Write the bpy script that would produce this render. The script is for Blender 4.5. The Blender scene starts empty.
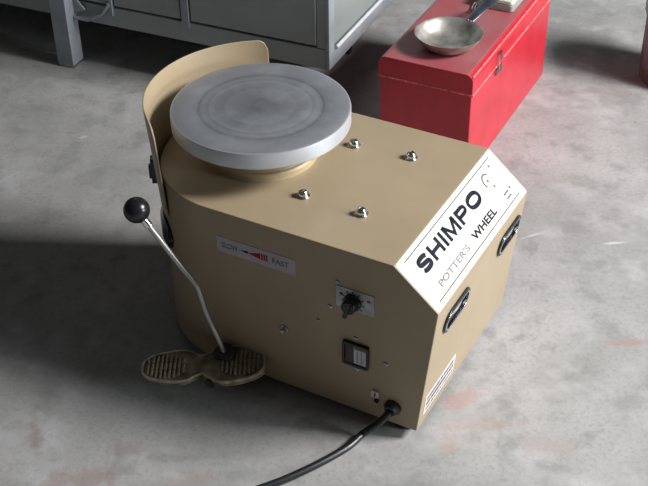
import bpy, bmesh, math, random
from mathutils import Vector, Matrix
random.seed(7)
R = math.radians
sc = bpy.context.scene
COL = sc.collection

# ------------------------------------------------------------------ camera
cam_data = bpy.data.cameras.new('camera')
cam = bpy.data.objects.new('camera', cam_data)
COL.objects.link(cam)
sc.camera = cam
cam_data.sensor_fit = 'HORIZONTAL'
cam_data.sensor_width = 36.0
cam_data.lens = 36.0 * 1230.36 / 648.0
cam_data.clip_start = 0.05
PITCH, ROLL = R(36.629), R(-0.89)
fw = Vector((0, math.cos(PITCH), -math.sin(PITCH)))
r0 = Vector((1, 0, 0)); u0 = r0.cross(fw)
rt = r0 * math.cos(ROLL) + u0 * math.sin(ROLL)
up = -r0 * math.sin(ROLL) + u0 * math.cos(ROLL)
mw = Matrix((rt, up, -fw)).transposed().to_4x4()
mw.translation = Vector((0.1012, -1.7689, 1.4597))
cam.matrix_world = mw

# ------------------------------------------------------------------ light
world = bpy.data.worlds.new('world'); sc.world = world
world.use_nodes = True
wb = world.node_tree.nodes['Background']
wb.inputs['Color'].default_value = (1.0, 0.99, 0.95, 1)
wb.inputs['Strength'].default_value = 0.05

def area_light(name, loc, target, sx, sy, power, color):
    l = bpy.data.lights.new(name, 'AREA'); l.shape = 'RECTANGLE'
    l.size = sx; l.size_y = sy; l.energy = power; l.color = color
    o = bpy.data.objects.new(name, l); COL.objects.link(o)
    o.location = loc
    o.rotation_euler = (Vector(target) - Vector(loc)).to_track_quat('-Z', 'Y').to_euler()
    return o
area_light('window_daylight', (3.1, -0.42, 2.40), (0.1, 0.0, 0.1), 0.95, 0.95, 225, (1.0, 0.985, 0.97))
area_light('second_fill_light', (3.3, -1.30, 0.95), (0.1, 0.0, 0.15), 0.9, 0.9, 55, (0.90, 0.95, 1.0))  # low unseen fill, added to lift front panel, desk side and leg
area_light('far_fill_light', (-0.6, 3.6, 2.9), (0.0, 0.2, 0.0), 1.8, 1.0, 4, (0.82, 0.92, 1.0))  # weak unseen fill from behind, added to lift the back floor

sc.view_settings.view_transform = 'Standard'
sc.view_settings.look = 'None'
sc.view_settings.gamma = 1
sc.view_settings.use_curve_mapping = False
sc.view_settings.exposure = 0.0

# ------------------------------------------------------------------ materials
def new_mat(name):
    m = bpy.data.materials.new(name); m.use_nodes = True
    return m, m.node_tree, m.node_tree.nodes['Principled BSDF']

def mat(name, col, rough=0.5, metal=0.0, var=0.06, scale=30.0, bump=0.0, bscale=200.0, spec=0.5, col2=None, coat=0.0):
    m, nt, b = new_mat(name)
    N, L = nt.nodes, nt.links
    b.inputs['Roughness'].default_value = rough
    b.inputs['Metallic'].default_value = metal
    b.inputs['Specular IOR Level'].default_value = spec
    b.inputs['Coat Weight'].default_value = coat
    tc = N.new('ShaderNodeTexCoord')
    nz = N.new('ShaderNodeTexNoise'); nz.inputs['Scale'].default_value = scale; nz.inputs['Detail'].default_value = 5
    L.new(tc.outputs['Object'], nz.inputs['Vector'])
    mx = N.new('ShaderNodeMix'); mx.data_type = 'RGBA'
    c = Vector(col)
    c2 = Vector(col2) if col2 else c * (1 + 2 * var)
    c1 = c if col2 else c * (1 - 2 * var)
    mx.inputs['A'].default_value = (*c1, 1); mx.inputs['B'].default_value = (*c2, 1)
    rmp = N.new('ShaderNodeMapRange'); rmp.inputs['From Min'].default_value = 0.3; rmp.inputs['From Max'].default_value = 0.7
    L.new(nz.outputs['Fac'], rmp.inputs['Value'])
    L.new(rmp.outputs['Result'], mx.inputs['Factor'])
    L.new(mx.outputs['Result'], b.inputs['Base Color'])
    if bump:
        n2 = N.new('ShaderNodeTexNoise'); n2.inputs['Scale'].default_value = bscale; n2.inputs['Detail'].default_value = 3
        L.new(tc.outputs['Object'], n2.inputs['Vector'])
        bp = N.new('ShaderNodeBump'); bp.inputs['Strength'].default_value = bump; bp.inputs['Distance'].default_value = 0.001
        L.new(n2.outputs['Fac'], bp.inputs['Height']); L.new(bp.outputs['Normal'], b.inputs['Normal'])
    return m

TAN = mat('tan_enamel', (0.365, 0.29, 0.19), 0.42, var=0.03, scale=8, bump=0.15, bscale=60)
TANIN = TAN
WHITE = mat('white_vinyl', (0.66, 0.65, 0.62), 0.55, var=0.01, spec=0.2)
LABEL = mat('grey_label', (0.44, 0.41, 0.45), 0.45, var=0.04)
BLACKINK = mat('black_ink', (0.016, 0.017, 0.024), 0.5, spec=0.08)
BLUEINK = mat('worn_blue_black_ink', (0.012, 0.015, 0.024), 0.5, var=0.3, scale=120, spec=0.08)
GREYINK = mat('faded_grey_ink', (0.14, 0.145, 0.14), 0.5, var=0.08, scale=160, spec=0.08)
FADEINK = mat('bleached_ink', (0.22, 0.22, 0.21), 0.5, var=0.2, scale=150, spec=0.08)
GREYINK2 = mat('grey_ink', (0.16, 0.17, 0.18), 0.5, spec=0.08)
REDINK = mat('red_ink', (0.36, 0.02, 0.03), 0.5, spec=0.08)
CHROME = mat('chrome', (0.80, 0.82, 0.84), 0.16, 1.0, var=0.02)
STEEL = mat('worn_steel', (0.42, 0.42, 0.40), 0.32, 1.0, var=0.15, scale=40)
BLACKPL = mat('black_plastic', (0.012, 0.012, 0.014), 0.25, var=0.05)
BLACKRUB = mat('black_rubber', (0.018, 0.018, 0.020), 0.55, var=0.1)
DARKGREY = mat('dark_grey_plastic', (0.06, 0.065, 0.075), 0.35)
PEDAL = mat('worn_pedal', (0.24, 0.205, 0.14), 0.5, var=0.25, scale=60)
PEDALRIM = mat('bare_metal_edge', (0.62, 0.57, 0.46), 0.32, 0.7, var=0.2, scale=60)
HUB = mat('bronze_tan_hub', (0.46, 0.36, 0.22), 0.5, 0.05, var=0.05)
REDPAINT = mat('red_enamel', (0.50, 0.024, 0.04), 0.32, var=0.06, scale=14)
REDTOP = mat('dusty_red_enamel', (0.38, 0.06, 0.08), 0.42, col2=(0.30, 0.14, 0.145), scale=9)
HILITEEDGE = mat('highlight_red_edge', (0.75, 0.16, 0.16), 0.25, var=0.25, scale=90)  # highlight on the lid edges painted in as a paler red
GREYPAINT = mat('grey_enamel', (0.29, 0.32, 0.32), 0.42, var=0.06, scale=6)
GREYLIGHT = mat('grey_enamel_leg', (0.28, 0.31, 0.34), 0.4, var=0.08, scale=20)
HILITEBEAD = mat('highlight_grey_bead', (0.62, 0.64, 0.68), 0.3, 0.0, var=0.05)  # paler than the desk enamel: painted highlight of the lip
DARKGAP = mat('dark_gap', (0.01, 0.01, 0.01), 0.8)
CREAM = mat('cream_plastic', (0.66, 0.68, 0.58), 0.4, var=0.04)
TRAYGREY = mat('grey_plastic_tray', (0.30, 0.32, 0.30), 0.4)
CABLE = mat('black_cable', (0.014, 0.015, 0.018), 0.33, var=0.1)

def floor_material():
    m, nt, b = new_mat('worn_concrete')
    N, L = nt.nodes, nt.links
    geo = N.new('ShaderNodeTexCoord')
    P = geo.outputs['Object']
    def noise(scale, detail=6, rough=0.55):
        n = N.new('ShaderNodeTexNoise'); n.inputs['Scale'].default_value = scale
        n.inputs['Detail'].default_value = detail; n.inputs['Roughness'].default_value = rough
        L.new(P, n.inputs['Vector']); return n
    def rng(sock, a, b_, c=0.0, d=1.0, smooth=True):
        r = N.new('ShaderNodeMapRange'); r.interpolation_type = 'SMOOTHSTEP' if smooth else 'LINEAR'
        r.inputs['From Min'].default_value = a; r.inputs['From Max'].default_value = b_
        r.inputs['To Min'].default_value = c; r.inputs['To Max'].default_value = d
        L.new(sock, r.inputs['Value']); return r.outputs['Result']
    def mix(fac, a, b_):
        x = N.new('ShaderNodeMix'); x.data_type = 'RGBA'
        L.new(fac, x.inputs['Factor'])
        for k, v in (('A', a), ('B', b_)):
            if isinstance(v, tuple): x.inputs[k].default_value = (*v, 1)
            else: L.new(v, x.inputs[k])
        return x.outputs['Result']
    def math_(op, a, b_):
        x = N.new('ShaderNodeMath'); x.operation = op
        for k, v in ((0, a), (1, b_)):
            if isinstance(v, (int, float)): x.inputs[k].default_value = v
            else: L.new(v, x.inputs[k])
        return x.outputs[0]
    big = noise(3.2, 8, 0.6); mid = noise(14, 8, 0.65); fine = noise(120, 4, 0.7); sp = noise(46, 3, 0.5); pale = noise(7.5, 7, 0.7)
    c = mix(rng(big.outputs['Fac'], 0.35, 0.68), (0.325, 0.326, 0.322), (0.42, 0.415, 0.418))
    c = mix(rng(mid.outputs['Fac'], 0.48, 0.66, 0, 0.7), c, (0.255, 0.258, 0.255))
    c = mix(rng(pale.outputs['Fac'], 0.50, 0.66, 0, 0.6), c, (0.505, 0.50, 0.515))
    c = mix(rng(fine.outputs['Fac'], 0.45, 0.7, 0, 0.38), c, (0.20, 0.20, 0.20))
    c = mix(rng(sp.outputs['Fac'], 0.70, 0.78, 0, 0.6), c, (0.13, 0.13, 0.12))
    wob = noise(22, 5, 0.7)
    def stain(c, x, y, rx, ry, ang, col, amount, n0=0.30):
        mp = N.new('ShaderNodeMapping'); mp.vector_type = 'TEXTURE'
        mp.inputs['Location'].default_value = (x, y, 0)
        mp.inputs['Rotation'].default_value = (0, 0, R(ang))
        mp.inputs['Scale'].default_value = (rx, ry, 1)
        L.new(P, mp.inputs['Vector'])
        ln = N.new('ShaderNodeVectorMath'); ln.operation = 'LENGTH'
        L.new(mp.outputs['Vector'], ln.inputs[0])
        dd = math_('ADD', ln.outputs['Value'], math_('MULTIPLY', math_('SUBTRACT', wob.outputs['Fac'], 0.5), 3.2))
        return mix(rng(dd, 0.35, 1.25, amount * 0.62, 0.0), c, col)
    red = (0.42, 0.22, 0.20)
    for a in [(0.322, -0.258, 0.050, 0.020, 28, red, 0.75), (0.352, -0.317, 0.07, 0.02, 5, (0.42, 0.28, 0.22), 0.5),
              (0.645, -0.119, 0.05, 0.008, 4, red, 0.75), (0.30, -0.36, 0.022, 0.02, 0, (0.40, 0.25, 0.2), 0.5),
              (-0.377, -0.332, 0.012, 0.045, 14, (0.22, 0.13, 0.10), 0.7), (-0.292, -0.421, 0.06, 0.03, 10, (0.27, 0.17, 0.14), 0.7),
              (-0.222, -0.365, 0.03, 0.02, 40, (0.24, 0.19, 0.16), 0.5), (-0.118, -0.430, 0.05, 0.02, 10, (0.30, 0.22, 0.19), 0.5),
              (0.50, 0.30, 0.06, 0.03, 5, (0.36, 0.27, 0.26), 0.45), (0.80, 0.78, 0.10, 0.03, 0, (0.22, 0.17, 0.16), 0.5),
              (0.46, -0.37, 0.05, 0.03, -20, (0.36, 0.27, 0.25), 0.4), (-0.15, -0.38, 0.04, 0.01, 0, (0.15, 0.15, 0.15), 0.4),
              (0.55, 0.08, 0.05, 0.02, 30, (0.28, 0.28, 0.28), 0.4), (0.62, 0.30, 0.10, 0.03, 5, (0.27, 0.28, 0.28), 0.35),
              (0.45, -0.10, 0.018, 0.010, 30, (0.10, 0.10, 0.10), 0.4), (0.68, 0.18, 0.03, 0.004, 5, (0.72, 0.73, 0.74), 0.8),
              (0.52, 0.21, 0.03, 0.005, 25, (0.72, 0.73, 0.74), 0.7), (-0.44, 0.61, 0.012, 0.008, 25, (0.7, 0.7, 0.68), 0.8)]:
        c = stain(c, *a)
    L.new(c, b.inputs['Base Color'])
    rr = rng(big.outputs['Fac'], 0.3, 0.7, 0.58, 0.78); L.new(rr, b.inputs['Roughness'])
    b.inputs['Specular IOR Level'].default_value = 0.35
    bp = N.new('ShaderNodeBump'); bp.inputs['Strength'].default_value = 0.35; bp.inputs['Distance'].default_value = 0.003
    hh = math_('ADD', mid.outputs['Fac'], math_('MULTIPLY', fine.outputs['Fac'], 0.4))
    L.new(hh, bp.inputs['Height']); L.new(bp.outputs['Normal'], b.inputs['Normal'])
    return m

def wheel_material():
    m, nt, b = new_mat('turned_aluminium')
    N, L = nt.nodes, nt.links
    tc = N.new('ShaderNodeTexCoord')
    sep = N.new('ShaderNodeSeparateXYZ'); L.new(tc.outputs['Object'], sep.inputs[0])
    cmb = N.new('ShaderNodeCombineXYZ'); L.new(sep.outputs['X'], cmb.inputs['X']); L.new(sep.outputs['Y'], cmb.inputs['Y'])
    ln = N.new('ShaderNodeVectorMath'); ln.operation = 'LENGTH'; L.new(cmb.outputs[0], ln.inputs[0])
    rad = ln.outputs['Value']
    ramp = N.new('ShaderNodeValToRGB'); L.new(N.new('ShaderNodeMath').outputs[0], ramp.inputs['Fac'])
    mm = [n for n in N if n.type == 'MATH'][0]; mm.operation = 'MULTIPLY'; L.new(rad, mm.inputs[0]); mm.inputs[1].default_value = 1 / 0.15
    cr = ramp.color_ramp
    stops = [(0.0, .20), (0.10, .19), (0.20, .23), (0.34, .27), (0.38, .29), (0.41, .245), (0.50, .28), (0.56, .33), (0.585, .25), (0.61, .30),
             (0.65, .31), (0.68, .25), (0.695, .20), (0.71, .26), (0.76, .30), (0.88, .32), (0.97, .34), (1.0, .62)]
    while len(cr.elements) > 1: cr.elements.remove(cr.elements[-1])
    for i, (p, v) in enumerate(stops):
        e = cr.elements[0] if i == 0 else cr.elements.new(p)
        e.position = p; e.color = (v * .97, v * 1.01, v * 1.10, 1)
    nz = N.new('ShaderNodeTexNoise'); nz.inputs['Scale'].default_value = 22; nz.inputs['Detail'].default_value = 6
    L.new(tc.outputs['Object'], nz.inputs['Vector'])
    mr = N.new('ShaderNodeMapRange'); mr.inputs['From Min'].default_value = .45; mr.inputs['From Max'].default_value = .75; mr.inputs['To Max'].default_value = .4
    L.new(nz.outputs['Fac'], mr.inputs['Value'])
    mx = N.new('ShaderNodeMix'); mx.data_type = 'RGBA'; L.new(mr.outputs[0], mx.inputs['Factor'])
    L.new(ramp.outputs['Color'], mx.inputs['A']); mx.inputs['B'].default_value = (.50, .52, .54, 1)
    L.new(mx.outputs['Result'], b.inputs['Base Color'])
    b.inputs['Metallic'].default_value = 0.55; b.inputs['Roughness'].default_value = 0.42
    wv = N.new('ShaderNodeTexWave'); wv.wave_type = 'RINGS'; wv.rings_direction = 'Z'; wv.inputs['Scale'].default_value = 130
    L.new(tc.outputs['Object'], wv.inputs['Vector'])
    bp = N.new('ShaderNodeBump'); bp.inputs['Strength'].default_value = 0.12; bp.inputs['Distance'].default_value = 0.0005
    L.new(wv.outputs['Fac'], bp.inputs['Height']); L.new(bp.outputs['Normal'], b.inputs['Normal'])
    return m
ALU = wheel_material()
FLOOR = floor_material()

# ------------------------------------------------------------------ helpers
def obj(name, bm, m, parent=None, sharp=35, bevel=0.0, segs=2, loc=None):
    bmesh.ops.recalc_face_normals(bm, faces=bm.faces[:])
    me = bpy.data.meshes.new(name); bm.to_mesh(me); bm.free()
    me.materials.append(m)
    for p in me.polygons: p.use_smooth = True
    me.set_sharp_from_angle(angle=R(sharp))
    o = bpy.data.objects.new(name, me); COL.objects.link(o)
    if parent: o.parent = parent
    if loc: o.location = loc
    if bevel:
        md = o.modifiers.new('bevel', 'BEVEL'); md.width = bevel; md.segments = segs; md.limit_method = 'ANGLE'; md.angle_limit = R(35)
        md.harden_normals = True
    return o

def thing(name, label, cat, loc=(0, 0, 0), rz=0, group=None):
    o = bpy.data.objects.new(name, None); COL.objects.link(o); o.empty_display_size = 0.05
    o.location = loc; o.rotation_euler = (0, 0, rz); o['label'] = label; o['category'] = cat
    if group: o['group'] = group
    return o

def box(bm, x0, x1, y0, y1, z0, z1, mtx=None):
    v = [bm.verts.new((x, y, z)) for z in (z0, z1) for y in (y0, y1) for x in (x0, x1)]
    for f in ((0, 1, 3, 2), (4, 6, 7, 5), (0, 4, 5, 1), (2, 3, 7, 6), (0, 2, 6, 4), (1, 5, 7, 3)):
        bm.faces.new([v[i] for i in f])
    if mtx is not None:
        for w in v: w.co = mtx @ w.co
    return v

def B(*a, mtx=None):
    bm = bmesh.new(); box(bm, *a, mtx=mtx); return bm

def prism(bm, pts, z0, z1, mtx=None):
    n = len(pts)
    lo = [bm.verts.new((x, y, z0)) for x, y in pts]; hi = [bm.verts.new((x, y, z1)) for x, y in pts]
    bm.faces.new(lo[::-1]); bm.faces.new(hi)
    for i in range(n):
        j = (i + 1) % n; bm.faces.new((lo[i], lo[j], hi[j], hi[i]))
    if mtx is not None:
        for w in lo + hi: w.co = mtx @ w.co
    return bm

def ringprism(bm, outer, inner, z0, z1, mtx=None):
    n = len(outer); vs = []
    L_ = []
    for pts, z in ((outer, z0), (outer, z1), (inner, z1), (inner, z0)):
        row = [bm.verts.new((x, y, z)) for x, y in pts]; L_.append(row); vs += row
    for k in range(4):
        a, b = L_[k], L_[(k + 1) % 4]
        for i in range(n):
            j = (i + 1) % n; bm.faces.new((a[i], a[j], b[j], b[i]))
    if mtx is not None:
        for w in vs: w.co = mtx @ w.co
    return bm

def lathe(bm, prof, n=64, mtx=None):
    rows = []; vs = []
    for r, z in prof:
        if r < 1e-6:
            v = bm.verts.new((0, 0, z)); rows.append([v]); vs.append(v)
        else:
            row = [bm.verts.new((r * math.cos(2 * math.pi * i / n), r * math.sin(2 * math.pi * i / n), z)) for i in range(n)]
            rows.append(row); vs += row
    for a, b in zip(rows, rows[1:]):
        for i in range(n):
            j = (i + 1) % n
            if len(a) == 1 and len(b) == 1: continue
            if len(a) == 1: bm.faces.new((a[0], b[i], b[j]))
            elif len(b) == 1: bm.faces.new((a[i], a[j], b[0]))
            else: bm.faces.new((a[i], a[j], b[j], b[i]))
    if mtx is not None:
        for w in vs: w.co = mtx @ w.co
    return bm

def smooth_path(pts, k=8):
    P = [Vector(p) for p in pts]; P = [2 * P[0] - P[1]] + P + [2 * P[-1] - P[-2]]; out = []
    for i in range(1, len(P) - 2):
        a, b, c, d = P[i - 1:i + 3]
        for s in range(k):
            t = s / k
            out.append(0.5 * ((2 * b) + (c - a) * t + (2 * a - 5 * b + 4 * c - d) * t * t + (3 * b - a - 3 * c + d) * t ** 3))
    out.append(P[-2]); return out

def tube(bm, pts, r, n=12, radii=None):
    P = [Vector(p) for p in pts]; rows = []
    t0 = (P[1] - P[0]).normalized()
    nrm = t0.orthogonal().normalized()
    for i, p in enumerate(P):
        t = (P[min(i + 1, len(P) - 1)] - P[max(i - 1, 0)]).normalized()
        nrm = (nrm - t * nrm.dot(t)).normalized(); bi = t.cross(nrm)
        rr = radii[i] if radii else r
        rows.append([bm.verts.new(p + (nrm * math.cos(2 * math.pi * k / n) + bi * math.sin(2 * math.pi * k / n)) * rr) for k in range(n)])
    for a, b in zip(rows, rows[1:]):
        for k in range(n):
            j = (k + 1) % n; bm.faces.new((a[k], a[j], b[j], b[k]))
    bm.faces.new(rows[0][::-1]); bm.faces.new(rows[-1])
    return bm

def stadium(hl, hr, n=12, cx=0, cy=0, exp=1.0):
    """rounded slot, long axis x"""
    pts = []
    s = hl - hr
    for i in range(n + 1):
        a = -math.pi / 2 + math.pi * i / n; pts.append((cx + s + hr * math.cos(a), cy + hr * math.sin(a)))
    for i in range(n + 1):
        a = math.pi / 2 + math.pi * i / n; pts.append((cx - s + hr * math.cos(a), cy + hr * math.sin(a)))
    return pts

def rrect(x0, x1, y0, y1, r, n=5):
    pts = []
    for cx, cy, a0 in ((x1 - r, y0 + r, -90), (x1 - r, y1 - r, 0), (x0 + r, y1 - r, 90), (x0 + r, y0 + r, 180)):
        for i in range(n + 1):
            a = R(a0 + 90 * i / n); pts.append((cx + r * math.cos(a), cy + r * math.sin(a)))
    return pts

def frame(o, x, y):
    """matrix: local x->x, local y->y, local z->x cross y, origin o"""
    x = Vector(x).normalized(); y = Vector(y); y = (y - x * y.dot(x)).normalized(); z = x.cross(y)
    m = Matrix((x, y, z)).transposed().to_4x4(); m.translation = Vector(o); return m

def text_obj(name, s, m, parent, mtx, height, width, weight=0.0, thick=0.0003, shear=0.0):
    cu = bpy.data.curves.new('lettering', 'FONT'); cu.body = s; cu.size = 1.0; cu.offset = weight; cu.shear = shear
    cu.resolution_u = 4
    t = bpy.data.objects.new('lettering', cu); COL.objects.link(t)
    bpy.context.view_layer.update()
    dg = bpy.context.evaluated_depsgraph_get()
    me = bpy.data.meshes.new_from_object(t.evaluated_get(dg))
    bpy.data.objects.remove(t); bpy.data.curves.remove(cu)
    bm = bmesh.new(); bm.from_mesh(me); bpy.data.meshes.remove(me)
    bmesh.ops.remove_doubles(bm, verts=bm.verts[:], dist=1e-5)
    xs = [v.co.x for v in bm.verts]; ys = [v.co.y for v in bm.verts]
    x0, x1, y0, y1 = min(xs), max(xs), min(ys), max(ys)
    ret = bmesh.ops.extrude_face_region(bm, geom=bm.faces[:])
    top = {v for v in ret['geom'] if isinstance(v, bmesh.types.BMVert)}
    for v in bm.verts:
        v.co = mtx @ Vector(((v.co.x - x0) / (x1 - x0) * width, (v.co.y - y0) / (y1 - y0) * height, thick if v in top else 0.0))
    return obj(name, bm, m, parent)

def bake(o):
    """apply the modifiers of o to its mesh"""
    bpy.context.view_layer.update()
    dg = bpy.context.evaluated_depsgraph_get()
    me = bpy.data.meshes.new_from_object(o.evaluated_get(dg))
    o.modifiers.clear(); o.data = me

# ------------------------------------------------------------------ setting
fb = bmesh.new()
v = [fb.verts.new(c) for c in ((-3.5, -2.5, 0), (3.2, -2.5, 0), (3.2, 4.5, 0), (-3.5, 4.5, 0))]
fb.faces.new(v)
fl = obj('floor', fb, FLOOR); fl['kind'] = 'structure'

# ------------------------------------------------------------------ pottery wheel
W = thing('pottery_wheel', 'tan electric pottery wheel with round grey metal wheel head and white front sticker', 'pottery wheel', (0, 0, 0), R(-28.907))
H, HT = 0.185, 0.3407
A, Bf, C, D, E_ = 0.3353, 0.4111, 0.2755, 0.384, 0.018
AX = 0.168
def plan(uf):
    pts = [(uf, -H), (uf, H)]
    n = 56
    for i in range(n + 1):
        t = math.pi / 2 + math.pi * i / n
        pts.append((AX * math.cos(t), H * math.sin(t)))
    return pts
bm = bmesh.new(); rows = []
for uf, z in ((D, E_), (Bf, C), (A, HT)):
    rows.append([bm.verts.new((x, y, z)) for x, y in plan(uf)])
bm.faces.new(rows[0][::-1]); bm.faces.new(rows[2])
for a, b in zip(rows, rows[1:]):
    n = len(a)
    for i in range(n):
        j = (i + 1) % n; bm.faces.new((a[i], a[j], b[j], b[i]))
body = obj('body', bm, TAN, W)
# frames on the faces (origin, x, y), z outwards
fl_x = Vector((0, 1, 0)); fl_y = Vector((Bf - D, 0, C - E_)).normalized()
FP = frame((Bf, 0, C), fl_x, fl_y)             # lower front panel: y measured up from the upper edge (negative = below)
SP = frame((A, 0, HT), (0, 1, 0), (A - Bf, 0, HT - C))   # sloped panel: y negative = down the slope
SD = frame((0, -H, 0), (1, 0, 0), (0, 0, 1))   # near side
# recesses of the two grips cut out of the body
GR = [(-0.100, -0.054), (0.122, -0.054)]
cut = bmesh.new()
for gx, gy in GR: prism(cut, stadium(0.045, 0.0165, 12, gx, gy), -0.020, 0.02, FP)
co = obj('cutter', cut, TAN, W)
md = body.modifiers.new('cut', 'BOOLEAN'); md.operation = 'DIFFERENCE'; md.object = co; md.solver = 'EXACT'
bake(body)
bpy.data.objects.remove(co)
md = body.modifiers.new('bevel', 'BEVEL'); md.width = 0.002; md.segments = 2; md.limit_method = 'ANGLE'; md.angle_limit = R(25); md.harden_normals = True
for gx, gy in GR:
    g = obj('grip', ringprism(bmesh.new(), stadium(0.0500, 0.0215, 12, gx, gy), stadium(0.0435, 0.0150, 12, gx, gy), -0.002, 0.0035, FP), BLACKPL, W, bevel=0.0012)
    obj('chrome_ring', ringprism(bmesh.new(), stadium(0.0455, 0.0170, 12, gx, gy), stadium(0.0425, 0.0140, 12, gx, gy), -0.001, 0.0045, FP), CHROME, g, bevel=0.0008)
    c_ = bmesh.new(); ringprism(c_, stadium(0.0445, 0.0160, 12, gx, gy), stadium(0.0437, 0.0152, 12, gx, gy), -0.0195, 0.002, FP)
    prism(c_, stadium(0.0443, 0.0158, 12, gx, gy), -0.0195, -0.0175, FP)
    obj('recess_cup', c_, DARKGREY, g)
    b_ = bmesh.new(); tube(b_, [FP @ Vector((gx - 0.036 + 0.072 * i / 10, gy + 0.004 , -0.006 + 0.006 * math.sin(math.pi * i / 10))) for i in range(11)], 0.0035, 10)
    obj('pull_bar', b_, CHROME, g)

# feet
for u_, v_ in ((0.352, -0.155), (0.335, 0.15), (-0.06, -0.13), (-0.06, 0.13)):
    obj('rubber_foot', lathe(bmesh.new(), [(0, 0), (0.018, 0), (0.021, 0.003), (0.021, E_ + 0.001), (0, E_ + 0.001)], 24, Matrix.Translation((u_, v_, 0))), BLACKRUB, W)

# splash guard: curved sheet round the back
def guard_pt(deg, z, off=0.0):
    t = (z - 0.27) / (0.45 - 0.27)
    au = 0.1695 + t * (0.190 - 0.1695) + off; av = 0.1875 + t * (0.190 - 0.1875) + off
    return Vector((au * math.cos(R(deg)), av * math.sin(R(deg)), z))
bm = bmesh.new(); cols = []
a0, a1, z0, z1 = 117.0, 237.0, 0.27, 0.451
NA = 72
for i in range(NA + 1):
    deg = a0 + (a1 - a0) * i / NA
    arc = min(deg - a0, a1 - deg) * R(1) * 0.19
    rc = 0.028 if deg - a0 > a1 - deg else 0.018
    zt = z1 - (rc - math.sqrt(max(0, rc * rc - (rc - arc) ** 2)) if arc < rc else 0)
    zs = [z0 + (zt - z0) * k / 6 for k in range(7)]
    cols.append([(bm.verts.new(guard_pt(deg, z)), bm.verts.new(guard_pt(deg, z, 0.0028))) for z in zs])
for i in range(NA):
    for k in range(6):
        for s in (0, 1):
            bm.faces.new((cols[i][k][s], cols[i + 1][k][s], cols[i + 1][k + 1][s], cols[i][k + 1][s]))
    for k in (0, 6):
        bm.faces.new((cols[i][k][0], cols[i + 1][k][0], cols[i + 1][k][1], cols[i][k][1]))
for c_ in (cols[0], cols[-1]):
    for k in range(6): bm.faces.new((c_[k][0], c_[k + 1][0], c_[k + 1][1], c_[k][1]))
guard = obj('splash_guard', bm, TAN, W, bevel=0.0008)
for deg in (212, 140):
    p = guard_pt(deg, 0.318, 0.003); out = Vector((p.x, p.y, 0)).normalized(); tan_ = Vector((-out.y, out.x, 0))
    f = frame(p, tan_, (0, 0, 1)); 
    bm = bmesh.new(); prism(bm, rrect(-0.010, 0.010, -0.024, 0.024, 0.004), -0.004, 0.009, f); prism(bm, rrect(-0.006, 0.006, -0.016, 0.010, 0.003), 0.009, 0.013, f)
    obj('clip', bm, BLACKPL, guard, bevel=0.001)
# back grip on the curved rear near side
bm = bmesh.new(); n = 22; degs = [205 + 34 * i / n for i in range(n + 1)]
lo = []; 
def backpt(deg, z, off): return Vector(((AX + off) * math.cos(R(deg)), (H + off) * math.sin(R(deg)), z))
rows = []
for i, dg_ in enumerate(degs):
    q = 2 * i / n - 1; hh = 0.026 * math.sqrt(max(0.0, 1 - abs(q) ** 3)) + 0.002
    rows.append([bm.verts.new(backpt(dg_, 0.225 + s * hh, o_)) for s, o_ in ((-1, 0.0), (-1, 0.004), (-.5, 0.009), (.5, 0.009), (1, 0.004), (1, 0.0))])
for a, b in zip(rows, rows[1:]):
    for k in range(6): bm.faces.new((a[k], a[(k + 1) % 6], b[(k + 1) % 6], b[k]))
bm.faces.new(rows[0]); bm.faces.new(rows[-1][::-1])
g = obj('grip', bm, BLACKPL, W, sharp=50)

# wheel head and hub
head = obj('wheel_head', lathe(bmesh.new(), [(0, -0.0045), (0.146, -0.0045), (0.149, -0.0038), (0.150, -0.0022), (0.150, 0.0215), (0.1492, 0.0238), (0.147, 0.0247),
        (0.105, 0.0247), (0.1040, 0.0245), (0.1030, 0.0245), (0.1020, 0.0247),
        (0, 0.0247)], 128), ALU, W, sharp=25, loc=(0, 0, 0.4046))
obj('hub', lathe(bmesh.new(), [(0, HT), (0.095, HT), (0.095, HT + 0.010), (0.0925, HT + 0.013), (0.088, HT + 0.014), (0.086, HT + 0.017), (0.086, HT + 0.036), (0.083, HT + 0.040), (0.066, HT + 0.041),
        (0.066, 0.4001), (0, 0.4001)], 72), HUB, W, sharp=30)

# chrome bolts on the top plate
for u_, v_ in ((0.126, -0.086), (0.232, -0.088), (0.129, 0.087), (0.232, 0.096)):
    m_ = Matrix.Translation((u_, v_, HT))
    b_ = obj('bolt', lathe(bmesh.new(), [(0, 0.002), (0.0085, 0.002), (0.0085, 0.0055), (0.0074, 0.0092), (0.0045, 0.0118), (0, 0.0128)], 20, m_), CHROME, W, sharp=50)
    obj('washer', lathe(bmesh.new(), [(0, 0), (0.0112, 0), (0.0115, 0.0010), (0.0110, 0.0020), (0, 0.0020)], 28, m_), STEEL, b_)

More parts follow.
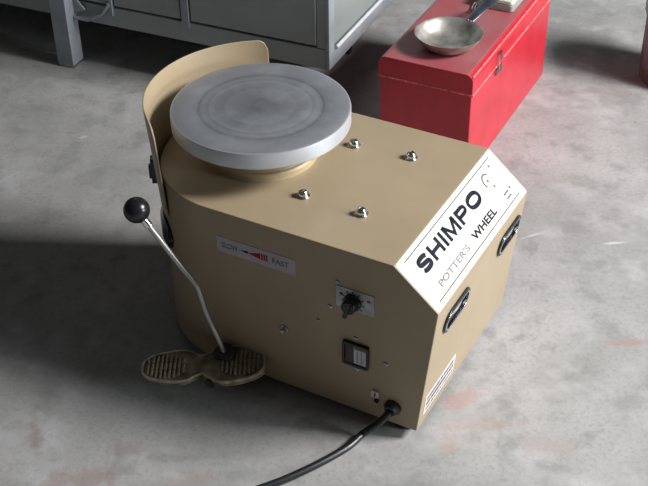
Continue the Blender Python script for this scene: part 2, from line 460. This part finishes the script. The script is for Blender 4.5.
# big sticker on the slope
LEN = math.hypot(Bf - A, HT - C)
st = obj('front_sticker', prism(bmesh.new(), rrect(-0.1825, 0.1825, -LEN + 0.001, -0.001, 0.004), 0.0, 0.0006, SP), WHITE, W)
def SPt(x, y, z=0.0006): return SP @ Matrix.Translation((x, y, z))
bm = bmesh.new()
for y in (-0.0095, -0.0895): box(bm, -0.164, 0.164, y - 0.0007, y + 0.0007, 0, 0.0003, SPt(0, 0))
obj('border_line', bm, BLACKINK, st)
def ribbon(bm, pts, w, m_, thick=0.0003, closed=False):
    P = [Vector((x, y)) for x, y in pts]; n = len(P); L_, R_ = [], []
    for i, p in enumerate(P):
        a = P[i - 1] if (i > 0 or closed) else None; b = P[(i + 1) % n] if (i < n - 1 or closed) else None
        d1 = (p - a).normalized() if a is not None else None; d2 = (b - p).normalized() if b is not None else None
        if d1 is None: d1 = d2
        if d2 is None: d2 = d1
        t = (d1 + d2).normalized(); nn = Vector((-t.y, t.x)); k = min(1.8, 1 / max(0.3, nn.dot(Vector((-d1.y, d1.x)))))
        L_.append(p + nn * w / 2 * k); R_.append(p - nn * w / 2 * k)
    V = [[bm.verts.new(m_ @ Vector((q.x, q.y, z))) for q in row] for z in (0, thick) for row in (L_, R_)]
    rng_ = range(n if closed else n - 1)
    for a, b in ((0, 1), (2, 3), (0, 2), (1, 3)):
        for i in rng_:
            j = (i + 1) % n; bm.faces.new((V[a][i], V[a][j], V[b][j], V[b][i]))
    if not closed:
        for i in (0, n - 1): bm.faces.new((V[0][i], V[1][i], V[3][i], V[2][i]))
def ell(cx, cy, rx, ry, d0, d1, n=14, e=0.8):
    out = []
    for i in range(n + 1):
        a = R(d0 + (d1 - d0) * i / n); c, s_ = math.cos(a), math.sin(a)
        out.append((cx + rx * math.copysign(abs(c) ** e, c), cy + ry * math.copysign(abs(s_) ** e, s_)))
    return out
bm = bmesh.new(); hL, wS = 0.0272, 0.0076
h0, h1, hm = wS / 2, hL - wS / 2, hL / 2
x = -0.147; LM = SPt(0, -0.0482)
wd = 0.034; r1 = (h1 - hm) / 2
ribbon(bm, ell(x + wd / 2, hm + r1, wd / 2 - wS / 2, r1, 15, 255, 16) [:-2] + ell(x + wd / 2, hm - r1, wd / 2 - wS / 2, r1, 75, -165, 16)[2:], wS, LM)
x += wd + 0.006; wd = 0.035
for q in (x + wS / 2, x + wd - wS / 2): ribbon(bm, [(q, 0), (q, hL)], wS, LM)
ribbon(bm, [(x + wS, hm), (x + wd - wS, hm)], wS * 0.85, LM)
x += wd + 0.0065; ribbon(bm, [(x + wS / 2, 0), (x + wS / 2, hL)], wS, LM)
x += wS + 0.0065; wd = 0.042
for q in (x + wS / 2, x + wd - wS / 2): ribbon(bm, [(q, 0), (q, hL)], wS, LM)
ribbon(bm, [(x + wS * 0.6, hL - 0.0005), (x + wd / 2, 0.004), (x + wd - wS * 0.6, hL - 0.0005)], wS * 0.85, LM)
x += wd + 0.0065; wd = 0.035
ribbon(bm, [(x + wS / 2, 0), (x + wS / 2, hL)], wS, LM)
ribbon(bm, [(x + wS, h1), (x + wd * 0.55, h1)] + ell(x + wd * 0.55, (h1 + hm - 0.001) / 2, wd * 0.45 - wS / 2, (h1 - hm + 0.001) / 2, 80, -80, 10) + [(x + wd * 0.55, hm - 0.001), (x + wS, hm - 0.001)], wS * 0.85, LM)
x += wd + 0.005; wd = 0.044
ribbon(bm, ell(x + wd / 2, hm, wd / 2 - wS / 2, hm - wS / 2, 0, 360 - 360 / 32, 31, 0.85), wS, LM, closed=True)
obj('brand_lettering', bm, BLUEINK, st)
text_obj('word_lettering', 'WHEEL', BLACKINK, st, SPt(-0.006, -0.0795), 0.0135, 0.091, weight=0.03)
text_obj('faded_lettering', "POTTER'S", FADEINK, st, SPt(-0.138, -0.0795), 0.011, 0.110, weight=0.022)
# faded emblem at the far end: open ring, dots and two slanting strokes
bm = bmesh.new()
EM = SPt(0.130, -0.046) @ Matrix.Diagonal((1.2, 1.2, 1, 1))
def arc(bm, cx, cy, r, w, d0, d1, m_):
    n = 14
    vs = []
    for z in (0, 0.0003):
        for rr in (r - w / 2, r + w / 2):
            vs.append([bm.verts.new(m_ @ Vector((cx + rr * math.cos(R(d0 + (d1 - d0) * i / n)), cy + rr * math.sin(R(d0 + (d1 - d0) * i / n)), z))) for i in range(n + 1)])
    for k, l in ((0, 1), (2, 3), (0, 2), (1, 3)):
        for i in range(n): bm.faces.new((vs[k][i], vs[k][i + 1], vs[l][i + 1], vs[l][i]))
    bm.faces.new((vs[0][0], vs[1][0], vs[3][0], vs[2][0])); bm.faces.new((vs[0][-1], vs[1][-1], vs[3][-1], vs[2][-1]))
arc(bm, -0.008, 0.010, 0.0105, 0.0028, 40, 210, EM)
obj('emblem_ring', bm, GREYINK, st)
for x, y in ((-0.008, 0.010), (-0.004, -0.002), (0.016, 0.022), (0.020, -0.020)):
    bm = bmesh.new(); prism(bm, [(x + 0.0024 * math.cos(R(60 * i)), y + 0.0024 * math.sin(R(60 * i))) for i in range(6)], 0, 0.0003, EM)
    obj('emblem_dot', bm, GREYINK, st)
for y in (-0.021, -0.028):
    bm = bmesh.new(); box(bm, -0.002, 0.013, y - 0.0014, y + 0.0014, 0, 0.0003, EM)
    obj('emblem_stroke', bm, GREYINK2, st)

# label low on the front panel
lb = obj('front_label', prism(bmesh.new(), rrect(-0.168, -0.048, -0.236, -0.194, 0.002), 0, 0.0005, FP), LABEL, W)
lb.data.materials[0] = WHITE
bm = bmesh.new()
FL0 = FP @ Matrix.Translation((0, 0, 0.0005))
for r_, (y, h_) in enumerate(((-0.203, 0.007), (-0.2155, 0.008), (-0.228, 0.005))):
    x = -0.162
    while x < -0.058:
        w = random.choice((0.004, 0.006, 0.009)); box(bm, x, min(x + w, -0.054), y - h_ / 2, y + h_ / 2, 0, 0.0003, FL0); x += w + random.choice((0.0015, 0.003))
obj('print', bm, mat('purple_grey_ink', (0.13, 0.11, 0.15), 0.5), lb)

# side label with speed markings
def SDt(x, y, z=0.0): return SD @ Matrix.Translation((x, y, z))
sl = obj('speed_label', prism(bmesh.new(), rrect(0.0205, 0.166, 0.2615, 0.2915, 0.001), 0, 0.0006, SD), LABEL, W)
text_obj('lettering', 'SLOW', GREYINK2, sl, SDt(0.030, 0.2715, 0.0006), 0.011, 0.030, weight=0.01)
text_obj('lettering', 'FAST', GREYINK2, sl, SDt(0.124, 0.2715, 0.0006), 0.011, 0.030, weight=0.01)
bm = bmesh.new()
prism(bm, [(0.079, 0.2765), (0.102, 0.2715), (0.102, 0.2835)], 0.0006, 0.0009, SD)
for x in (0.1035, 0.108, 0.1125): box(bm, x, x + 0.003, 0.2712, 0.2838, 0.0006, 0.0009, SD)
obj('red_wedge', bm, REDINK, sl)
obj('black_wedge', prism(bmesh.new(), [(0.064, 0.2770), (0.079, 0.2745), (0.079, 0.2795)], 0.0006, 0.0009, SD), BLACKINK, sl)

# knob with its plate
kp = obj('control_plate', prism(bmesh.new(), rrect(0.2385, 0.3050, 0.2300, 0.2700, 0.002), 0, 0.0012, SD), mat('dull_aluminium_plate', (0.40, 0.42, 0.43), 0.4, 0.3, var=0.1, scale=60), W)
bm = bmesh.new()
for i in range(9):
    a = R(-40 + 260 * i / 8); box(bm, -0.001, 0.001, 0.017, 0.0205, 0.0012, 0.0015, SDt(0.268, 0.247) @ Matrix.Rotation(a - math.pi / 2, 4, 'Z'))
prism(bm, [(0.2475 + 0.0025 * math.cos(R(45 * i)), 0.257 + 0.0025 * math.sin(R(45 * i))) for i in range(8)], 0.0012, 0.0015, SD)
obj('scale_mark', bm, BLACKINK, kp)
bm = bmesh.new(); prism(bm, rrect(0.2925, 0.2985, 0.2555, 0.2595, 0.001), 0.0012, 0.0015, SD)
obj('red_mark', bm, REDINK, kp)
bm = bmesh.new(); lathe(bm, [(0, 0), (0.0155, 0), (0.0155, 0.004), (0.0140, 0.0065), (0, 0.0065)], 32, SDt(0.268, 0.247, 0.0012))
lathe(bm, [(0, 0.0065), (0.0125, 0.0065), (0.0120, 0.018), (0.011, 0.0195), (0, 0.0195)], 18, SDt(0.268, 0.247, 0.0012))
box(bm, -0.0035, 0.0035, -0.0165, 0.0165, 0.0195, 0.0250, SDt(0.268, 0.247, 0.0012) @ Matrix.Rotation(R(-12), 4, 'Z'))
obj('knob', bm, BLACKPL, kp, bevel=0.0007)

# power switch
sw = obj('power_switch', ringprism(bmesh.new(), rrect(0.2505, 0.2970, 0.1170, 0.1645, 0.003), rrect(0.2545, 0.2935, 0.1215, 0.1600, 0.001), -0.001, 0.006, SD), BLACKPL, W, bevel=0.0007)
bm = bmesh.new(); prism(bm, [(0.0, 0.0), (0.037, 0.0), (0.037, 0.005), (0.0185, 0.0015), (0.0, 0.0045)], 0.2550, 0.2700,
      Matrix(((0, 0, 1, 0), (0, -1, 0, -H), (1, 0, 0, 0.1222), (0, 0, 0, 1))))
obj('rocker', bm, mat('dark_red_rocker', (0.055, 0.022, 0.03), 0.3), sw)
pl = obj('switch_plate', prism(bmesh.new(), rrect(0.2708, 0.2930, 0.1222, 0.1594, 0.001), 0, 0.0035, SD), mat('silver_plate', (0.50, 0.52, 0.56), 0.35, 0.2, var=0.06), sw)
bm = bmesh.new()
for x in (0.2765, 0.2840): box(bm, x, x + 0.0012, 0.125, 0.150, 0.0035, 0.0038, SD)
obj('dark_line', bm, GREYINK2, sw)
obj('brown_strip', prism(bmesh.new(), rrect(0.2720, 0.2918, 0.1530, 0.1585, 0.0005), 0.0035, 0.0039, SD), mat('brown_print', (0.20, 0.10, 0.08), 0.5), sw)

# screws, side bolt, earth terminal
def screw(u_, z_, r, m_, h=0.0025):
    s = obj('screw', lathe(bmesh.new(), [(0, 0), (r, 0), (r, h * .4), (r * .7, h * .9), (0, h)], 18, SDt(u_, z_)), m_, W)
    bm_ = bmesh.new(); box(bm_, -r * .7, r * .7, -r * .12, r * .12, h * .85, h * 1.05, SDt(u_, z_) @ Matrix.Rotation(R(35), 4, 'Z'))
    obj('slot', bm_, DARKGAP, s)
screw(0.227, 0.222, 0.0040, STEEL); screw(0.326, 0.141, 0.0042, STEEL)
screw(0.2725, 0.1735, 0.0040, STEEL); screw(0.2745, 0.1085, 0.0045, STEEL); screw(0.2400, 0.2765, 0.0035, STEEL); screw(0.205, 0.185, 0.003, STEEL)
sb = obj('side_bolt', lathe(bmesh.new(), [(0, 0.0), (0.0085, 0.0), (0.0085, 0.0015), (0.006, 0.002), (0.0055, 0.007), (0.004, 0.009), (0, 0.0095)], 6, SDt(0.141, 0.140)), STEEL, W)
et = obj('earth_terminal', prism(bmesh.new(), rrect(0.3030, 0.3165, 0.0640, 0.0775, 0.002), 0, 0.004, SD), mat('white_tag', (0.62, 0.58, 0.56), 0.5), W)
obj('terminal_screw', lathe(bmesh.new(), [(0, 0), (0.004, 0), (0.004, 0.003), (0, 0.004)], 14, SDt(0.3115, 0.0560)), BLACKINK, et)
bm = bmesh.new(); prism(bm, rrect(0.3085, 0.3110, 0.0665, 0.075, 0.001), 0.004, 0.0045, SD); obj('mark', bm, REDINK, et)

# grommet and power cord
gr_ = obj('grommet', lathe(bmesh.new(), [(0.006, 0.0), (0.0145, 0.0), (0.0145, 0.004), (0.0105, 0.008), (0.0095, 0.013), (0.006, 0.013)], 28, SDt(0.341, 0.054)), BLACKRUB, W)
ps = R(-28.907)
def w2m(x, y, z): return (x * math.cos(ps) + y * math.sin(ps), -x * math.sin(ps) + y * math.cos(ps), z)
path = [(0.341, -H + 0.004, 0.054), (0.339, -H - 0.010, 0.050), (0.330, -H - 0.024, 0.036), (0.314, -H - 0.034, 0.019), w2m(0.158, -0.343, 0.0085), w2m(0.132, -0.371, 0.0068),
        w2m(0.073, -0.413, 0.0066), w2m(0.003, -0.451, 0.0066), w2m(-0.10, -0.49, 0.0066), w2m(-0.22, -0.53, 0.0066)]
obj('power_cord', tube(bmesh.new(), smooth_path(path, 8), 0.0062, 14), CABLE, W)

# foot pedal: two ribbed pads joined by a waist
def pedal_outline(k=1.0):
    pts = []
    n = 60
    for i in range(n):
        a = 2 * math.pi * i / n; c, s = math.cos(a), math.sin(a)
        x = 0.107 * c
        y = (0.037 if c < 0 else 0.043) * (abs(s) ** 0.66) * (1 if s >= 0 else -1)
        waist = 1 - 0.5 * math.exp(-((x - 0.0) / 0.022) ** 2)
        pts.append((x * k + 0, y * waist * k if k == 1 else y * waist * (1 - (1 - k) * 2.3)))
    return pts
PM = Matrix.Translation((0.0125, -0.2420, 0.052)) @ Matrix.Rotation(R(26), 4, 'Z') @ Matrix.Rotation(R(-5), 4, 'Y') @ Matrix.Rotation(R(9), 4, 'X')
pedal = obj('foot_pedal', prism(bmesh.new(), pedal_outline(), -0.010, 0.0, PM), PEDAL, W, bevel=0.002)
obj('pedal_rim', ringprism(bmesh.new(), pedal_outline(), pedal_outline(0.965), -0.004, 0.0035, PM), PEDALRIM, pedal, bevel=0.001)
for sgn in (-1, 1):
    bm = bmesh.new()
    for i in range(9):
        x = sgn * 0.064 + (i - 4) * 0.0076
        hw = 0.026 * math.sqrt(max(0.05, 1 - ((i - 4) / 5.2) ** 2))
        for seg in range(3):
            y0 = -hw + seg * (2 * hw / 3) + 0.001; box(bm, x - 0.0018, x + 0.0018, y0, y0 + 2 * hw / 3 - 0.002, 0.0, 0.0045, PM)
    obj('ribbed_tread', bm, mat('pedal_rubber', (0.33, 0.29, 0.21), 0.55, var=0.2), pedal, bevel=0.0006)
bm = bmesh.new(); 
tube(bm, [(0.035, -0.262, 0.034), (0.035, -H + 0.004, 0.052)], 0.009, 16)
prism(bm, rrect(0.018, 0.054, -0.222, -0.192, 0.006), 0.046, 0.070)
obj('pedal_pivot', bm, mat('dark_olive_metal', (0.05, 0.05, 0.042), 0.45), W, bevel=0.0015)
bm = bmesh.new(); tube(bm, smooth_path([(0.036, -0.212, 0.066), (0.028, -0.214, 0.095), (0.010, -0.2175, 0.150), (0.001, -0.220, 0.196), (-0.008, -0.222, 0.214), (-0.030, -0.228, 0.247), (-0.060, -0.237, 0.298), (-0.078, -0.243, 0.329)], 6), 0.0045, 12)
lever = obj('lever', bm, mat('dull_plated_rod', (0.42, 0.42, 0.40), 0.4, 0.8, var=0.08), W)
bm = bmesh.new(); bmesh.ops.create_uvsphere(bm, u_segments=32, v_segments=20, radius=0.0212, matrix=Matrix.Translation((-0.0865, -0.2455, 0.344)))
obj('ball_knob', bm, BLACKPL, lever)
obj('ferrule', tube(bmesh.new(), [(-0.070, -0.2403, 0.3155), (-0.079, -0.2433, 0.331)], 0.0068, 14), CHROME, lever)

# ------------------------------------------------------------------ red toolbox
TB = thing('toolbox', 'red steel toolbox with a hinged lid standing behind the pottery wheel', 'toolbox', (0.406, 0.415, 0), R(62.9))
LX, WY, HZ, SEAM = 0.51, 0.205, 0.250, 0.203
t_body = obj('body', B(0, LX, 0, WY, 0.0, SEAM - 0.0015), REDPAINT, TB, bevel=0.002)
def lid_profile(r=0.017, n=8):
    pts = [(-0.0025, SEAM), (-0.0025, HZ - r)]
    for i in range(1, n + 1):
        a = math.pi - (math.pi / 2) * i / n; pts.append((-0.0025 + r + r * math.cos(a), HZ - r + r * math.sin(a)))
    for i in range(0, n + 1):
        a = math.pi / 2 - (math.pi / 2) * i / n; pts.append((WY + 0.0025 - r + r * math.cos(a), HZ - r + r * math.sin(a)))
    pts.append((WY + 0.0025, SEAM))
    return pts
mYZ = Matrix(((0, 0, 1, 0), (1, 0, 0, 0), (0, 1, 0, 0), (0, 0, 0, 1)))
lid = obj('lid', prism(bmesh.new(), lid_profile(), -0.0025, LX + 0.0025, mYZ), REDPAINT, TB, bevel=0.0015, sharp=30)
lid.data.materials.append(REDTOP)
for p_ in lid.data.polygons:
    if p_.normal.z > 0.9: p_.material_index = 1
obj('lid_lip', B(-0.0035, LX + 0.0035, -0.0050, WY + 0.0035, SEAM - 0.001, SEAM + 0.003), HILITEEDGE, lid, bevel=0.0012)
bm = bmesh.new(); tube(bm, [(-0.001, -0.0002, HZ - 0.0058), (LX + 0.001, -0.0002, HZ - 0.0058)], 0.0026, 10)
obj('highlight_edge', bm, HILITEEDGE, lid)  # pale tube painted as the glint along the lid's top edge
# latch: staple, wire loop and keepers on the long bright side (y = 0 side faces right)
def loop(bm, x, zt, zb, w, y):
    tube(bm, [(x - w, y, zt), (x - w, y - 0.003, zb), (x + w, y - 0.003, zb), (x + w, y, zt), (x - w, y, zt)], 0.0016, 8)
for x in (0.150,):
    bm = bmesh.new(); loop(bm, x, HZ - 0.018, SEAM - 0.012, 0.010, -0.0055)
    prism(bm, rrect(x - 0.013, x + 0.013, SEAM - 0.022, SEAM - 0.006, 0.003), 0.0, 0.005, frame((0, 0.0, 0), (1, 0, 0), (0, 0, 1)))
    obj('latch', bm, STEEL, TB, sharp=40)
for x in (0.105, 0.330, 0.44):
    obj('rivet', lathe(bmesh.new(), [(0, 0), (0.004, 0), (0.003, 0.002), (0, 0.0025)], 14, frame((x, 0.0, SEAM - 0.008), (1, 0, 0), (0, 0, 1))), STEEL, TB)

# ------------------------------------------------------------------ small pan on the toolbox
PAN = thing('frying_pan', 'small worn steel frying pan lying on the lid of the red toolbox', 'pan', (0.368, 0.542, HZ + 0.0002), 0)
prof = [(0, 0), (0.040, 0), (0.047, 0.002), (0.058, 0.009), (0.068, 0.021), (0.0735, 0.0300), (0.0755, 0.0318), (0.0755, 0.0328), (0.0722, 0.0322), (0.066, 0.0225), (0.056, 0.0115), (0.046, 0.0050), (0.038, 0.0035), (0, 0.0030)]
PANM = mat('scratched_pan_steel', (0.36, 0.35, 0.32), 0.48, 0.65, var=0.22, scale=30)
obj('bowl', lathe(bmesh.new(), [(r * 0.955, z) for r, z in prof], 64), PANM, PAN, sharp=60)
hd = Vector((0.66, 0.75, 0)).normalized()
bm = bmesh.new()
pts = []; ng = 14
sd = Vector((-hd.y, hd.x, 0)); rows = []
for i in range(ng + 1):
    t = i / ng; c_ = hd * (0.069 + 0.105 * t) + Vector((0, 0, 0.0275 + 0.020 * math.sin(t * 1.9)))
    w = 0.0075 + 0.005 * math.sin(t * math.pi * 0.8) ; 
    if i == ng: w *= 0.45
    hgt = 0.0035
    rows.append([bm.verts.new(c_ + sd * (w * math.cos(R(k * 36))) + Vector((0, 0, hgt * math.sin(R(k * 36))))) for k in range(10)])
for a, b in zip(rows, rows[1:]):
    for k in range(10): bm.faces.new((a[k], a[(k + 1) % 10], b[(k + 1) % 10], b[k]))
bm.faces.new(rows[0]); bm.faces.new(rows[-1][::-1])
obj('handle', bm, mat('blue_grey_handle', (0.05, 0.062, 0.085), 0.28, 0.3, var=0.2), PAN, sharp=60)
bm = bmesh.new()
for a in (-1, 1):
    lathe(bm, [(0, 0), (0.003, 0), (0.002, 0.002), (0, 0.0025)], 12, Matrix.Translation(hd * 0.071 + sd * 0.004 * a + Vector((0, 0, 0.0315))))
obj('rivet', bm, STEEL, PAN)

# ------------------------------------------------------------------ pale box and fork on the toolbox
TR = thing('plastic_container', 'pale cream and grey flat plastic container on the red toolbox, cut by the top edge', 'container', (0.522, 0.690, HZ + 0.0002), R(62.9))
obj('tray', prism(bmesh.new(), rrect(0, 0.125, 0, 0.085, 0.008), 0, 0.016), TRAYGREY, TR, bevel=0.002)
obj('lid', prism(bmesh.new(), rrect(0.001, 0.124, 0.001, 0.084, 0.008), 0.016, 0.026), CREAM, TR, bevel=0.003)

FK = thing('fork', 'shiny metal fork lying on the red toolbox beside the pan handle', 'fork', (0.447, 0.716, HZ + 0.0045), R(70))
bm = bmesh.new()
for i in range(4):
    y = (i - 1.5) * 0.0062
    tube(bm, smooth_path([(-0.030, y * 1.05, 0.004), (-0.015, y, -0.0010), (0.004, y, 0.0), (0.016, y * 0.8, 0.002)], 4), 0.0016, 8)
obj('tines', bm, CHROME, FK)
bm = bmesh.new(); tube(bm, smooth_path([(0.012, 0, 0.002), (0.024, 0, 0.004), (0.05, 0, 0.006), (0.09, 0, 0.005), (0.135, 0, 0.002)], 5), 0.004, 10,
     radii=None)
for v_ in bm.verts:
    x = v_.co.x; k = 2.6 if x < 0.018 else (1.0 if x < 0.06 else 1.0 + (x - 0.06) * 14); v_.co.y *= k; v_.co.z = v_.co.z * 0.5 + 0.0
obj('handle', bm, CHROME, FK)

# ------------------------------------------------------------------ grey steel desk behind
DK = thing('steel_desk', 'grey painted steel desk with drawer fronts and legs at the top of the picture', 'desk', (0.120, 0.691, 0), R(-24.6 + 180))
# local +x runs along the front to the left, local -y... front faces the camera (y=0), depth goes to -y
ZB, ZT = 0.115, 0.70
DL, DD = 1.35, 0.66
# carcass with an inset panel on the right end
obj('carcass', B(0.010, DL, -DD, -0.012, ZB, ZT), GREYPAINT, DK, bevel=0.002)
bm = bmesh.new()
box(bm, 0.0, 0.010, -DD, 0.0, ZB, ZB + 0.040); box(bm, 0.0, 0.010, -0.030, 0.0, ZB + 0.040, ZT); box(bm, 0.0, 0.010, -DD, -DD + 0.03, ZB + 0.040, ZT); box(bm, 0.0, 0.010, -DD + 0.03, -0.03, ZT - 0.04, ZT)
obj('end_frame', bm, GREYLIGHT, DK, bevel=0.0015)
obj('highlight_bead', tube(bmesh.new(), [(-0.003, -0.032, ZB + 0.044), (-0.003, -DD + 0.03, ZB + 0.038)], 0.0045, 12), HILITEBEAD, DK)  # added pale strip standing in for the highlight on the recess lip
obj('bottom_rail', B(0.010, DL, -0.012, 0.0, ZB, 0.165), GREYPAINT, DK, bevel=0.0015)
def drawer(x0, x1, z0_, z1_):
    d = obj('drawer', B(x0, x1, -0.012, 0.001, z0_, z1_), GREYPAINT, DK, bevel=0.002)
    cx = (x0 + x1) / 2
    h_ = bmesh.new(); tube(h_, smooth_path([(cx - 0.06, 0.0, (z0_ + z1_) / 2), (cx - 0.055, 0.02, (z0_ + z1_) / 2), (cx, 0.026, (z0_ + z1_) / 2), (cx + 0.055, 0.02, (z0_ + z1_) / 2), (cx + 0.06, 0.0, (z0_ + z1_) / 2)], 5), 0.005, 10)
    obj('handle', h_, CHROME, d)
obj('stile', B(0.010, 0.030, -0.012, 0.0, 0.167, ZT), GREYPAINT, DK)
drawer(0.032, 0.352, 0.1705, 0.440); drawer(0.032, 0.352, 0.444, 0.690)
obj('stile', B(0.356, 0.376, -0.012, 0.003, 0.153, ZT), GREYLIGHT, DK, bevel=0.001)
obj('drawer', B(0.380, 0.560, -0.012, 0.001, 0.1705, 0.690), GREYPAINT, DK, bevel=0.002)
obj('stile', B(0.564, 0.574, -0.012, 0.006, 0.145, ZT), GREYLIGHT, DK, bevel=0.001)
obj('panel', B(0.578, DL - 0.002, -0.012, 0.0, 0.1705, 0.690), GREYPAINT, DK, bevel=0.002)
obj('desk_top', B(-0.02, DL + 0.02, -DD - 0.02, 0.02, ZT, ZT + 0.03), GREYLIGHT, DK, bevel=0.004)
def leg(x0, x1, y0, y1, m_, glide=True):
    l_ = obj('leg', B(x0, x1, y0, y1, 0.008, ZB + (0.30 if glide else 0.0)), m_, DK, bevel=0.0015)
    obj('foot_glide', B(x0 + 0.002, x1 - 0.002, y0 + 0.002, y1 - 0.002, 0, 0.008), STEEL if glide else BLACKRUB, l_)
leg(0.671, 0.717, 0.0005, 0.0445, GREYLIGHT)
leg(0.690, 0.736, -DD + 0.01, -DD + 0.058, GREYLIGHT, False)
leg(0.075, 0.10, -0.31, -0.285, BLACKRUB, False)
leg(0.20, 0.225, -0.62, -0.595, BLACKRUB, False)
leg(1.26, 1.30, -0.60, -0.56, GREYLIGHT, False); leg(1.26, 1.30, -0.10, -0.06, GREYLIGHT, False)
# diagonal brace and gusset next to the leg
bm = bmesh.new()
tube(bm, [(0.669, 0.016, 0.128), (0.630, 0.016, 0.128), (0.590, 0.010, 0.150), (0.572, 0.006, 0.175)], 0.0045, 8)
obj('brace', bm, GREYLIGHT, DK)
obj('gusset', prism(bmesh.new(), [(0.670, 0.135), (0.640, 0.150), (0.670, 0.185)], -0.012, -0.006, Matrix(((1, 0, 0, 0), (0, 0, -1, 0), (0, 1, 0, 0), (0, 0, 0, 1)))), GREYLIGHT, DK)

# ------------------------------------------------------------------ pail at the right edge
PL = thing('pail', 'metal and purple-brown pail standing on the floor at the right edge', 'pail', (0.955, 0.84, 0), 0)
r_ = 0.090
obj('foot_ring', lathe(bmesh.new(), [(0, 0), (r_ - 0.006, 0), (r_ - 0.002, 0.004), (r_ - 0.002, 0.040), (0, 0.040)], 48), mat('brown_band', (0.11, 0.08, 0.065), 0.5, var=0.2), PL)
obj('body', lathe(bmesh.new(), [(0, 0.040), (r_, 0.040), (r_, 0.165), (0, 0.165)], 48), mat('purple_brown_paint', (0.17, 0.14, 0.16), 0.5, var=0.25, scale=12), PL)
bm = bmesh.new(); n = 96; rows = []
for z, k in ((0.165, 0.0), (0.17, 0.003), (0.225, 0.004), (0.235, 0.002)):
    rows.append([bm.verts.new(((r_ + 0.003 + k * math.cos(i * 2 * math.pi * 24 / n)) * math.cos(2 * math.pi * i / n), (r_ + 0.003 + k * math.cos(i * 2 * math.pi * 24 / n)) * math.sin(2 * math.pi * i / n), z)) for i in range(n)])
for a, b in zip(rows, rows[1:]):
    for i in range(n): bm.faces.new((a[i], a[(i + 1) % n], b[(i + 1) % n], b[i]))
bm.faces.new(rows[0][::-1]); bm.faces.new(rows[-1])
obj('fluted_sleeve', bm, mat('galvanised_metal', (0.45, 0.50, 0.50), 0.35, 0.7, var=0.1), PL)
